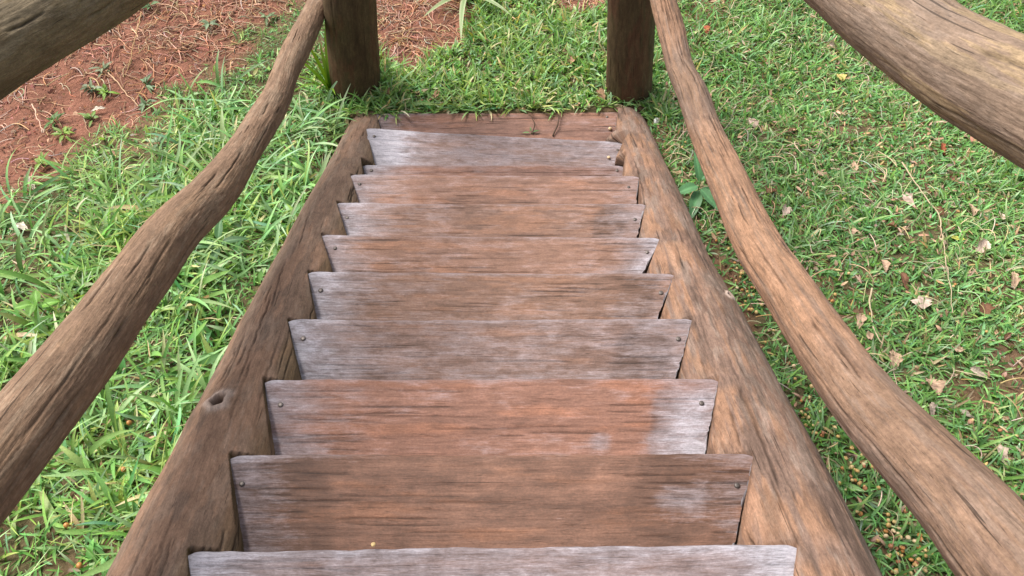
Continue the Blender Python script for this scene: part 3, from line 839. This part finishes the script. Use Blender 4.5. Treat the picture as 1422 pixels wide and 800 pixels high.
# crumbs of earth
def crumbs(P, r, colr, flat=.7):
    n = len(P)
    base = np.array([(1, 0, 0), (-1, 0, 0), (0, 1, 0), (0, -1, 0), (0, 0, 1), (0, 0, -1)], float)
    V = base[None]*r[:, None, None]*RNG.uniform(.6, 1.3, (n, 6, 1)); V[..., 2] *= flat
    a = RNG.uniform(0, 6.28, n); ca, sa = np.cos(a)[:, None], np.sin(a)[:, None]
    V = np.stack([V[..., 0]*ca-V[..., 1]*sa, V[..., 0]*sa+V[..., 1]*ca, V[..., 2]], -1) + P[:, None, :]
    f = np.array([(0, 2, 4), (2, 1, 4), (1, 3, 4), (3, 0, 4), (2, 0, 5), (1, 2, 5), (3, 1, 5), (0, 3, 5)])
    T = (np.arange(n)[:, None, None]*6 + f[None]).reshape(-1, 3)
    return V.reshape(-1, 3), T, np.repeat(colr, 6, 0)
P, px, py = scatter(60000, -2.6, .9, 1.6, 4.6)
keep = RNG.random(len(P)) < soil_mask(px, py)*.8
P = P[keep]; n = len(P)
V, T, col = crumbs(P, np.clip(RNG.lognormal(-5.6, .55, n), .0012, .016), np.where((RNG.random(n) < .82)[:, None], vary((.235, .11, .075), n, .3), vary((.50, .29, .21), n, .3)))
o = mesh_obj('soil_crumbs', V, None, M_DRY, None, col, smooth=False, tris=T)
tag(o, 'loose red clods and crumbs of earth on the bare ground', 'soil', kind='stuff')

P, px, py = scatter(9000, .35, 2.6, -.5, 4.4)
keep = (RNG.random(len(P)) < .10+.35*sstep(.05, .4, clump(P, 3, 1))) & stair_free(P) & (px > 930)
P = P[keep]; n = len(P)
V, Q, col = strands(P, RNG.uniform(0, 2*math.pi, n), RNG.uniform(.03, .11, n), RNG.uniform(.0008, .0018, n), RNG.uniform(.008, .03, n), RNG.normal(0, .4, n), vary((.50, .40, .26), n))
V[:, 2] += .012
o = mesh_obj('dry_stalks', V, Q, M_DRY, None, col)
tag(o, 'thin dry grass stalks lying through the turf right of the stairs', 'dry grass', kind='stuff')

# bits of brown litter in the turf (too small to count)
P, px, py = scatter(34000, -2.4, 2.6, -.5, 4.4)
strip = np.exp(-((px-(985+(py-330)*.50+40))/55)**2)*(py > 300)
dens = np.where(px > 880, .55+.6*strip, .10)*(.3+.9*sstep(.1, .5, clump(P, 5, 7)))
keep = (RNG.random(len(P)) < dens) & stair_free(P) & (soil_mask(px, py) < .3)
P = P[keep]; n = len(P); P[:, 2] += RNG.uniform(.004, .022, n)
V, Q, col = blades(P, RNG.uniform(0, 6.28, n), RNG.uniform(.008, .036, n), RNG.uniform(.003, .013, n), RNG.uniform(1.2, 1.7, n), RNG.uniform(-.6, .6, n),
    vary((.27, .165, .105), n, .35), vary((.46, .33, .23), n, .35), 3, .4, RNG.normal(0, .5, n))
o = mesh_obj('leaf_litter', V, Q, M_LITTER, None, col)
tag(o, 'tiny brown scraps of dead leaf scattered through the turf', 'litter', kind='stuff')

# ------------------------------------------------------------------ individual plants
def fan(root_p, specs, colr0, colr1, name, label, cat, part='leaf', stripe=None, group=None):
    """a plant whose leaves are parts; specs rows: az, length, width, tilt, bend, sidebend"""
    root = empty(name, tuple(root_p), label, cat, group)
    for r in specs:
        az, L, w, ti, be, sb = r
        v = random.uniform(.8, 1.2)
        V, Q, col = blades(np.zeros((1, 3)), np.array([az]), np.array([L]), np.array([w]), np.array([ti]), np.array([be]),
                           np.array([colr0])*v, np.array([colr1])*v, 10, .22, np.array([random.uniform(-.3, .3)]), np.array([sb]))
        if stripe is not None:
            col = col.reshape(-1, 3, 3); col[:, 0] = stripe; col[:, 2] = stripe; col = col.reshape(-1, 3)
        mesh_obj(part, V, Q, M_GRASS, root, col)
    return root
U_ = random.uniform
p = on_ground(648, -6)
fan(p, [(RAD(205), .30, .026, .9, .9, .2), (RAD(238), .34, .026, 1.0, .8, -.2), (RAD(264), .46, .028, 1.05, .75, .1), (RAD(303), .36, .026, 1.0, .8, .2),
        (RAD(335), .30, .024, .9, .9, -.2), (RAD(180), .26, .022, .8, .9, .1), (RAD(20), .26, .02, .7, 1.0, .3), (RAD(90), .25, .022, .6, 1.0, 0), (RAD(140), .24, .02, .6, 1.0, .1), (RAD(225), .20, .022, .6, 1.0, .1)],
    (.12, .22, .08), (.26, .34, .16), 'spider_plant', 'spider plant with pale-edged drooping leaves on the red soil at the top', 'plant', stripe=np.array([.42, .46, .28]))
p = on_ground(462, 128); p[1] -= .02
fan(p, [(RAD(a), l, w, t, b, s) for a, l, w, t, b, s in [(75, .24, .010, .1, .5, .1), (20, .22, .010, .25, .6, .2), (130, .20, .011, .2, .7, 0), (160, .19, .012, .3, .8, .1), (200, .2, .013, .4, .9, 0),
        (240, .22, .012, .35, 1.0, .1), (290, .17, .010, .4, 1.0, 0), (345, .18, .009, .4, .9, .2), (100, .18, .013, .1, .4, 0), (180, .24, .013, .15, .7, .1), (220, .16, .014, .2, .7, .2), (150, .25, .012, .05, .5, .1)]],
    (.10, .22, .02), (.20, .34, .03), 'grass_tuft', 'bright yellow-green grass tuft at the foot of the left post', 'grass tuft', part='blade').scale = (1.4, 1.4, 1.35)
p = on_ground(890, 140)
fan(p, [(RAD(a), l, .005, t, b, s) for a, l, t, b, s in [(200, .10, .7, .7, .2), (250, .12, .8, .6, .1), (170, .12, .6, .7, 0), (300, .10, .7, .6, .2), (120, .12, .3, .6, .2), (20, .09, .8, .6, 0)]],
    (.06, .11, .03), (.16, .22, .08), 'grass_tuft', 'sparse dark grass tuft at the foot of the right post', 'grass tuft', part='blade')

# broad leaf weeds
def leaf_blade(L, w, droop, n=10, m=7, wave=.1):
    s = np.linspace(0, 1, n+1); t = np.linspace(-1, 1, m)
    S, Tt = np.meshgrid(s, t, indexing='ij')
    prof = np.sin(math.pi*S**.8)**.75*(1-.15*S)
    x = S*L; y = Tt*prof*w*.5
    z = -droop*L*S**2 + np.abs(Tt)*prof*w*.16 + wave*w*np.sin(S*14+Tt*2)*np.abs(Tt)*.3
    V = np.stack([x, y, z], -1).reshape(-1, 3)
    i = np.arange(n)[:, None]*m; j = np.arange(m-1)[None, :]
    Q = np.stack([i+j, i+m+j, i+m+j+1, i+j+1], -1).reshape(-1, 4)
    return V, Q, Tt.reshape(-1)
def weed(p, leaves, c, name, label, group=None, stem_h=.05):
    root = empty(name, tuple(p), label, 'weed', group)
    for az, L, w, tilt, hz in leaves:
        V, Q, t = leaf_blade(L, w, U_(.15, .4))
        ct, st_ = math.cos(tilt), math.sin(tilt)
        V = np.stack([V[:, 0]*ct-V[:, 2]*st_, V[:, 1], V[:, 0]*st_+V[:, 2]*ct], 1)
        V[:, 0] += .008
        ca, sa = math.cos(az), math.sin(az)
        V = np.stack([V[:, 0]*ca-V[:, 1]*sa, V[:, 0]*sa+V[:, 1]*ca, V[:, 2]+hz], 1)
        col = np.array(c)*U_(.75, 1.25)*(1+.45*np.exp(-(np.abs(t)/.12)**2))[:, None]
        mesh_obj('leaf', V, Q, M_GRASS, root, col)
    V, Q, col = strands(np.zeros((1, 3)), np.zeros(1), np.array([.01]), np.array([.002]), np.zeros(1), np.zeros(1), np.array([[.1, .16, .05]]))
    hh = max(l[4] for l in leaves)
    n = 8; rr = .0025
    V = np.array([(rr*math.cos(k*math.pi/4)*(1-.4*q), rr*math.sin(k*math.pi/4)*(1-.4*q), q*hh) for q in (0, 1) for k in range(n)])
    Q = np.array([(k, (k+1) % n, n+(k+1) % n, n+k) for k in range(n)])
    mesh_obj('stem', V, Q, M_GRASS, root, np.tile(np.array([.09, .15, .05]), (2*n, 1)))
    return root
p = on_ground(966, 275)
weed(p, [(RAD(250), .13, .05, .1, .05), (RAD(300), .12, .045, .0, .06), (RAD(200), .10, .05, .15, .07), (RAD(100), .11, .035, .9, .08), (RAD(60), .08, .03, .5, .09), (RAD(270), .11, .04, -.1, .02), (RAD(340), .09, .035, .3, .05)],
     (.11, .26, .11), 'broadleaf_weed', 'leafy weed with broad drooping leaves between right stringer and railing').scale = (.95, .95, 1.0)
WL = [((330, 350), 'dull green weed'), ((345, 380), 'weed'), ((70, 445), 'weed'), ((300, 405), 'weed')]
p = on_ground(68, 440)
weed(p, [(RAD(a), .05, .035, .3, .06+.01*i) for i, a in enumerate((20, 110, 200, 280))], (.13, .28, .035), 'broadleaf_weed', 'light green round-leaved weed in the grass beyond the left handrail')
p = on_ground(312, 352)
weed(p, [(RAD(180), .10, .035, .1, .05), (RAD(10), .09, .03, .2, .06), (RAD(260), .08, .03, .1, .05), (RAD(90), .08, .03, .4, .07)], (.07, .17, .06), 'broadleaf_weed', 'darker long-leaved weed between left handrail and left stringer')
p = on_ground(1418, 252)
weed(p, [(RAD(170), .05, .045, .2, .04), (RAD(260), .05, .04, .2, .05), (RAD(60), .04, .035, .3, .05)], (.13, .27, .10), 'broadleaf_weed', 'pale round-leaved weed at the edge below the right upper handrail')
# little creeping plants on the red soil
for k, (q, lab) in enumerate([((78, 172), 'small green seedling rosette alone on the red soil near the left edge'),
          ((92, 190), 'creeping weed with yellow-green leaves, middle of its trail on red soil'), ((62, 232), 'yellow-green creeping weed at the lower end of its trail on red soil'),
          ((128, 125), 'grey-green tiny seedling on red soil farthest from the grass'), ((150, 132), 'bright green seedling beside the long straw on red soil'), ((205, 122), 'grey-green upright weed in the middle of the red soil'),
          ((146, 100), 'pale seedling close under the left upper handrail'), ((205, 150), 'grey-green sprawling weed just below the upright one'), ((130, 168), 'weed with a white dead leaf lying beside it'),
          ((292, 38), 'small grey-green weed in the straw near the top'), ((372, 28), 'pale weed beside the top of the left lower handrail'), ((210, 12), 'weed against the end of the left upper handrail'), ((222, 205), 'grey-green weed at the border of the grass and red soil')]):
    p = on_ground(*q)
    cc = [(.10, .19, .05), (.17, .27, .04), (.17, .26, .04), (.16, .21, .12), (.17, .30, .04), (.14, .22, .11), (.15, .19, .10), (.13, .21, .10), (.12, .2, .04), (.15, .21, .12), (.15, .21, .10), (.10, .18, .07), (.14, .22, .11)][k]
    nl = random.randint(9, 14)
    weed(p, [(U_(0, 6.28), U_(.02, .055), U_(.010, .022), U_(.0, .8), U_(.004, .03)) for _ in range(nl)], cc, 'seedling', lab)

# ------------------------------------------------------------------ berries
def berry_mesh(seed):
    rng = np.random.default_rng(seed); nu, nv = 7, 12
    V = []
    for i in range(nu+1):
        th = math.pi*i/nu
        for k in range(nv):
            a = 2*math.pi*k/nv
            r = 1+.05*math.sin(3*a+seed)+rng.normal(0, .02)
            dimple = .12*math.exp(-(th/.4)**2)
            V.append((r*math.sin(th)*math.cos(a), r*math.sin(th)*math.sin(a), .9*(math.cos(th)-dimple)))
    Q = [(i*nv+k, (i+1)*nv+k, (i+1)*nv+(k+1) % nv, i*nv+(k+1) % nv) for i in range(nu) for k in range(nv)]
    return np.array(V), np.array(Q)
BCOL = [(.52, .33, .12), (.55, .40, .18), (.45, .20, .06), (.36, .15, .07), (.62, .47, .28)]
protos = []
for k, c in enumerate(BCOL):
    V, Q = berry_mesh(k+1)
    col = np.array(c)*(1-.25*(V[:, 2:] > .75)); col = np.repeat(col, 1, 0)
    o = mesh_obj('berry', V, Q, M_BERRY, None, col); protos.append([o, False])
bn = ['pale gold', 'pale yellow', 'orange', 'brown', 'cream']
def put_berry(P, k, label, group, r=None):
    o, used = protos[k]
    if used:
        o = o.copy(); C.objects.link(o)
    protos[k][1] = True
    r = r or U_(.0042, .0066)
    o.scale = (r, r, r*U_(.85, 1.05)); o.location = tuple(P); o.rotation_euler = (U_(-.9, .9), U_(-.9, .9), U_(0, 6.28))
    tag(o, label, 'berry', group); return o
nb = 0; tries = 0
while nb < 285 and tries < 9000:
    tries += 1
    if random.random() < .62:
        py = U_(330, 800); px = U_(0, 1)*85 + 985 + (py-330)*.50
    else:
        px, py = U_(940, 1422), U_(60, 800)
    if random.random() > .25+.75*sstep(-.1, .4, float(vnoise(np.array([px/70.]), np.array([py/60.]), 3)[0])): continue
    P = on_ground(px, py)
    if not stair_free(P[None])[0]: continue
    P[2] += U_(.008, .026)
    k = random.choices(range(5), (4, 4, 2.2, 1.2, 1.5))[0]
    put_berry(P, k, f'tiny {bn[k]} fallen berry lying in the turf right of the stairs', f'{bn[k]} berries fallen in the turf right of the stairs'); nb += 1
for q in [(187, 594), (180, 658), (102, 735), (120, 790), (300, 705), (243, 385), (77, 378)]:
    P = on_ground(*q); P[2] += .035
    put_berry(P, 2, 'small orange fallen berry lying in the broad grass left of the stairs', 'orange berries in the grass left of the stairs', .0075)
def on_tread(i, px, py, lift):
    a, b = TREADS[i]; ex = b-a; ex = ex/np.linalg.norm(ex); ey = np.array([0, -1, 0.]); n_ = np.cross(ey, ex); n_ *= np.sign(n_[2])
    d = ray(px, py); t = ((a-CAM)@n_)/(d@n_)
    return CAM + d*t + n_*lift
put_berry(on_tread(11, 847, 180, .006), 4, 'cream berry resting on the bottom plank against the right stringer', None, .0075)
put_berry(on_tread(10, 845, 220, .006), 4, 'cream berry resting on the crooked plank near its right end', None, .0065)
put_berry(on_tread(1, 519, 757, .004), 1, 'pale yellow speck of a berry on the dark brown plank near its front', None, .004)
# round white seed head beside the right stringer
V, Q = berry_mesh(9)
o = mesh_obj('puffball', V*np.array([.016, .016, .016]), Q, M_BERRY, None, np.tile(np.array([.72, .72, .70]), (len(V), 1)))
bpy.context.view_layer.update()
_hit = bpy.context.scene.ray_cast(bpy.context.evaluated_depsgraph_get(), Vector(CAM), Vector(ray(911, 170)).normalized())
o.location = _hit[1] + Vector((.004, 0, .007)); tag(o, 'round white puffball beside the foot of the right stringer', 'mushroom')

# ------------------------------------------------------------------ dead leaves
def dead_leaf(seed, L, w, curl):
    rng = np.random.default_rng(seed); n, m = 12, 9
    s = np.linspace(0, 1, n+1); t = np.linspace(-1, 1, m)
    S, Tt = np.meshgrid(s, t, indexing='ij')
    prof = np.sin(math.pi*np.clip(S*.95+.03, 0, 1)**.9)**.7*(1+.18*np.sin(S*19+seed)*np.abs(Tt)+.1*rng.normal(0, 1, S.shape)*(np.abs(Tt) > .8))
    a = Tt*curl*(1+.4*np.sin(S*4+seed))
    rad = w*.5/max(abs(curl), .05)
    x = S*L + .06*L*np.sin(Tt*3+seed); y = np.sin(a)*rad*prof; z = (1-np.cos(a))*rad*prof + .18*L*np.sin(S*math.pi*1.1+seed)*.6 + .02*L*rng.normal(0, 1, S.shape)
    V = np.stack([x-L/2, y, z], -1).reshape(-1, 3)
    i = np.arange(n)[:, None]*m; j = np.arange(m-1)[None, :]
    Q = np.stack([i+j, i+m+j, i+m+j+1, i+j+1], -1).reshape(-1, 4)
    return V, Q, Tt.reshape(-1), S.reshape(-1)
def put_leaf(px, py, L, w, c, label, group=None, curl=.9, P=None, rot=None, lift=.018, name='dead_leaf'):
    sd = random.randint(0, 9999)
    V, Q, t, s = dead_leaf(sd, L, w, curl)
    rng = np.random.default_rng(sd)
    col = np.array(c)*(1+.2*rng.normal(0, 1, len(V)))[:, None]*(1-.35*np.exp(-(np.abs(t)/.15)**2))[:, None]
    o = mesh_obj(name, V, Q, M_LITTER, None, np.clip(col, .01, .8))
    P = on_ground(px, py) if P is None else P
    o.location = (P[0], P[1], P[2]+lift); o.rotation_euler = rot or (U_(-.4, .4), U_(-.4, .4), U_(0, 6.28))
    tag(o, label, 'dead leaf', group)
    return o
TAN = (.44, .30, .21); BRN = (.20, .10, .06); PINK = (.54, .41, .34); RED = (.33, .10, .05)
put_leaf(1307, 212, .055, .03, RED, 'rusty red curled dead leaf under the right upper handrail')
put_leaf(1165, 112, .045, .035, (.50, .40, .14), 'yellowish dead leaf lying in the turf left of the right upper handrail', curl=.4)
put_leaf(1276, 424, .05, .045, PINK, 'flat pinkish grey dead leaf alone in the middle of the right turf', curl=.3)
put_leaf(1362, 436, .05, .04, BRN, 'dark brown curled dead leaf to the right of the flat pinkish one')
put_leaf(1322, 425, .03, .02, (.30, .25, .10), 'small olive dead leaf beside the dark brown curled one')
put_leaf(1327, 335, .045, .025, (.36, .36, .08), 'yellow-green fallen leaf lying under the curved twig', curl=.4)
put_leaf(1290, 540, .06, .045, TAN, 'crumpled tan dead leaf low in the right turf')
put_leaf(1356, 522, .06, .03, (.52, .42, .33), 'pale folded dead leaf right of the crumpled tan one')
put_leaf(1345, 580, .07, .02, (.45, .38, .30), 'pale narrow dead leaf, lowest in the right turf', curl=.5)
put_leaf(1010, 48, .05, .03, TAN, 'tan dead leaf beside the top of the right lower handrail')
put_leaf(978, 46, .05, .035, RED, 'reddish dead leaf touching the right lower handrail near its top')
put_leaf(1063, 88, .045, .025, BRN, 'brown dead leaf in the coarse grass right of the lower handrail')
put_leaf(1170, 322, .05, .04, (.25, .14, .10), 'cupped reddish brown dead leaf right of the lower handrail')
put_leaf(1345, 295, .06, .03, TAN, 'tan dead leaf folded along its rib near the right edge')
for q in [(1285, 262), (1232, 322), (1180, 332), (1228, 372), (1242, 345), (1303, 300), (1318, 318), (1100, 182), (1182, 232), (1140, 243), (1072, 268), (1250, 398), (1190, 450), (1205, 470), (1290, 575),
          (1240, 505), (1330, 490), (1085, 300), (1355, 345), (1395, 470), (1150, 66), (1040, 175), (1215, 262), (1262, 285), (1320, 255), (1385, 300), (1405, 392), (1298, 598), (1383, 640), (1115, 430)]:
    tc = random.choice((TAN, BRN, PINK))
    nm = {TAN: 'tan', BRN: 'dark brown', PINK: 'pinkish grey'}[tc]
    put_leaf(q[0]+U_(-4, 4), q[1]+U_(-4, 4), U_(.032, .065), U_(.02, .042), tc, f'small {nm} curled dead leaf scattered in the turf right of the stairs', f'small {nm} dead leaves in the right turf')
for q, L, w, a, lab in [((48, 262), .10, .02, 2.2, 'long pale dead leaf blade at the edge of red soil and grass'), ((140, 157), .06, .016, .3, 'white dead leaf lying beside a weed on the red soil'),
                        ((126, 58), .05, .012, 1.0, 'short whitish leaf strip under the left upper handrail'), ((152, 45), .05, .014, 2.3, 'pale green-white leaf strip nearest the left upper handrail'),
                        ((30, 318), .09, .022, 2.6, 'broad bleached leaf lying in dry thatch at the left edge'), ((615, 146), .05, .008, .7, 'whitish bent leaf strip in the grass behind the bottom plank')]:
    put_leaf(q[0], q[1], L, w, (.58, .52, .43), lab, curl=.5, rot=(0, 0, a), lift=.02)
for q, lab in [((540, 136), 'tan curled dead leaf just right of the left post'), ((604, 140), 'brown dead leaf behind the bottom plank'), ((795, 92), 'reddish brown dead leaf in the grass left of the right post'),
               ((835, 140), 'tan dead leaf at the left foot of the right post')]:
    put_leaf(q[0], q[1], .06, .035, (.36, .22, .13), lab, lift=.03)

# ------------------------------------------------------------------ twigs
def twig(pts, r, c, label, P3=None, lift=.03, name='twig'):
    P = np.array([on_ground(*q)+np.array([0, 0, lift]) for q in pts]) if P3 is None else np.array(P3)
    A, s = spline(P, 40)
    A = A + .003*np.stack([vnoise(s*40, s*0+k*3+len(label), k) for k in range(3)], 1)
    T = np.gradient(A, axis=0); T /= np.linalg.norm(T, axis=1)[:, None]
    N = np.cross(T, np.array([0.1, .2, 1.])); N /= np.linalg.norm(N, axis=1)[:, None]; B = np.cross(T, N)
    k = np.arange(7)*2*math.pi/7
    rr = r*(1-.5*s/s[-1])*(1+.2*vnoise(s*60, s*0, 2))
    V = (A[:, None]+rr[:, None, None]*(np.cos(k)[None, :, None]*N[:, None]+np.sin(k)[None, :, None]*B[:, None])).reshape(-1, 3)
    i = np.arange(39)[:, None]*7; j = np.arange(7)[None]; j2 = (j+1) % 7
    Q = np.stack([i+j, i+7+j, i+7+j2, i+j2], -1).reshape(-1, 4)
    o = mesh_obj(name, V, Q, M_DRY, None, np.tile(np.array(c), (len(V), 1)))
    return tag(o, label, 'twig')
twig([(1248, 232), (1272, 270), (1297, 305), (1305, 350), (1312, 400), (1316, 442)], .0026, (.42, .33, .22), 'long curved pale twig lying across the right turf')
twig([(1206, 408), (1203, 430), (1205, 455)], .003, (.48, .38, .25), 'short straight pale twig left of the long curved one')
twig([(1207, 461), (1213, 474), (1221, 484)], .0026, (.46, .36, .24), 'short pale twig at the lower end of the straight one')
twig([(1160, 350), (1200, 356), (1240, 335), (1290, 290)], .0015, (.35, .27, .18), 'thin bent twig crossing the turf towards the long curved one')
twig([(155, 108), (178, 135), (196, 155)], .003, (.50, .33, .20), 'straight pale straw stalk on the red soil')
twig([(200, 25), (192, 60), (183, 95), (178, 112)], .002, (.42, .28, .13), 'thin upright yellowish stalk on the red soil')
twig([(50, 152), (58, 172), (66, 192)], .003, (.52, .36, .26), 'short pinkish stick alone on the red soil at the left')
twig([(205, 92), (222, 108), (240, 112)], .002, (.48, .30, .20), 'thin curved root on the red soil below the straw')
twig([(250, 62), (290, 70), (330, 72)], .0025, (.46, .28, .18), 'horizontal dry root in the straw above the grass')
a11 = TREADS[11][0]
def tw3(px0, py0, px1, py1, y, r, lab):
    P0 = on_tread(11, px0, py0, .003); P1 = on_tread(11, px1, py1, .012)
    twig(None, r, (.07, .045, .03), lab, P3=[P0, lerp(P0, P1, .5)+np.array([.008, 0, .010]), P1], name='grass_stalk')
tw3(768, 190, 776, 160, a11[1]+.0, .0034, 'thin dark stalk leaning over the bottom plank')
tw3(740, 186, 739, 166, a11[1]+.0, .0028, 'shorter thin dark stalk left of the leaning one on the bottom plank')
P = on_tread(11, 738, 186, .002)
weed(P, [(RAD(180), .03, .009, .2, .006), (RAD(20), .028, .009, .3, .006), (RAD(100), .02, .008, .5, .006)], (.14, .24, .09), 'seedling', 'tiny green sprig growing on the bottom plank')

# ------------------------------------------------------------------ light, sky, camera
w = bpy.data.worlds.new('World'); bpy.context.scene.world = w; w.use_nodes = True
nt = w.node_tree; bg = nt.nodes['Background']
sky = nt.nodes.new('ShaderNodeTexSky'); sky.sky_type = 'NISHITA'; sky.sun_disc = False
SUN_EL, SUN_AZ = RAD(55), RAD(-52)         # azimuth clockwise from +Y (ahead, to the left)
sky.sun_elevation = SUN_EL; sky.sun_rotation = SUN_AZ
sky.dust_density = 3.0; sky.air_density = 1.0
hs = nt.nodes.new('ShaderNodeHueSaturation'); hs.inputs['Saturation'].default_value = .35      # thin white cloud over the sky
nt.links.new(sky.outputs[0], hs.inputs['Color']); nt.links.new(hs.outputs[0], bg.inputs[0]); bg.inputs[1].default_value = .105
sd = bpy.data.lights.new('sun', 'SUN'); sd.energy = 2.5; sd.angle = RAD(28); sd.color = (1, .95, .87)
so = bpy.data.objects.new('sun', sd); C.objects.link(so)
dirv = Vector((math.sin(SUN_AZ)*math.cos(SUN_EL), math.cos(SUN_AZ)*math.cos(SUN_EL), math.sin(SUN_EL)))
so.rotation_euler = dirv.to_track_quat('Z', 'Y').to_euler(); so.location = (-2, 3, 6)

cam = bpy.data.cameras.new('camera'); co = bpy.data.objects.new('camera', cam); C.objects.link(co)
cam.sensor_width = 36; cam.lens = 36*F_PX/1422; cam.clip_start = .02; cam.clip_end = 500
R3 = Matrix([[RT[i], UP[i], -FW[i]] for i in range(3)])
co.matrix_world = Matrix.Translation(Vector(CAM)) @ R3.to_4x4()
sc = bpy.context.scene; sc.camera = co
sc.view_settings.view_transform = 'Standard'; sc.view_settings.look = 'None'
sc.view_settings.gamma = 1; sc.view_settings.exposure = 1.2
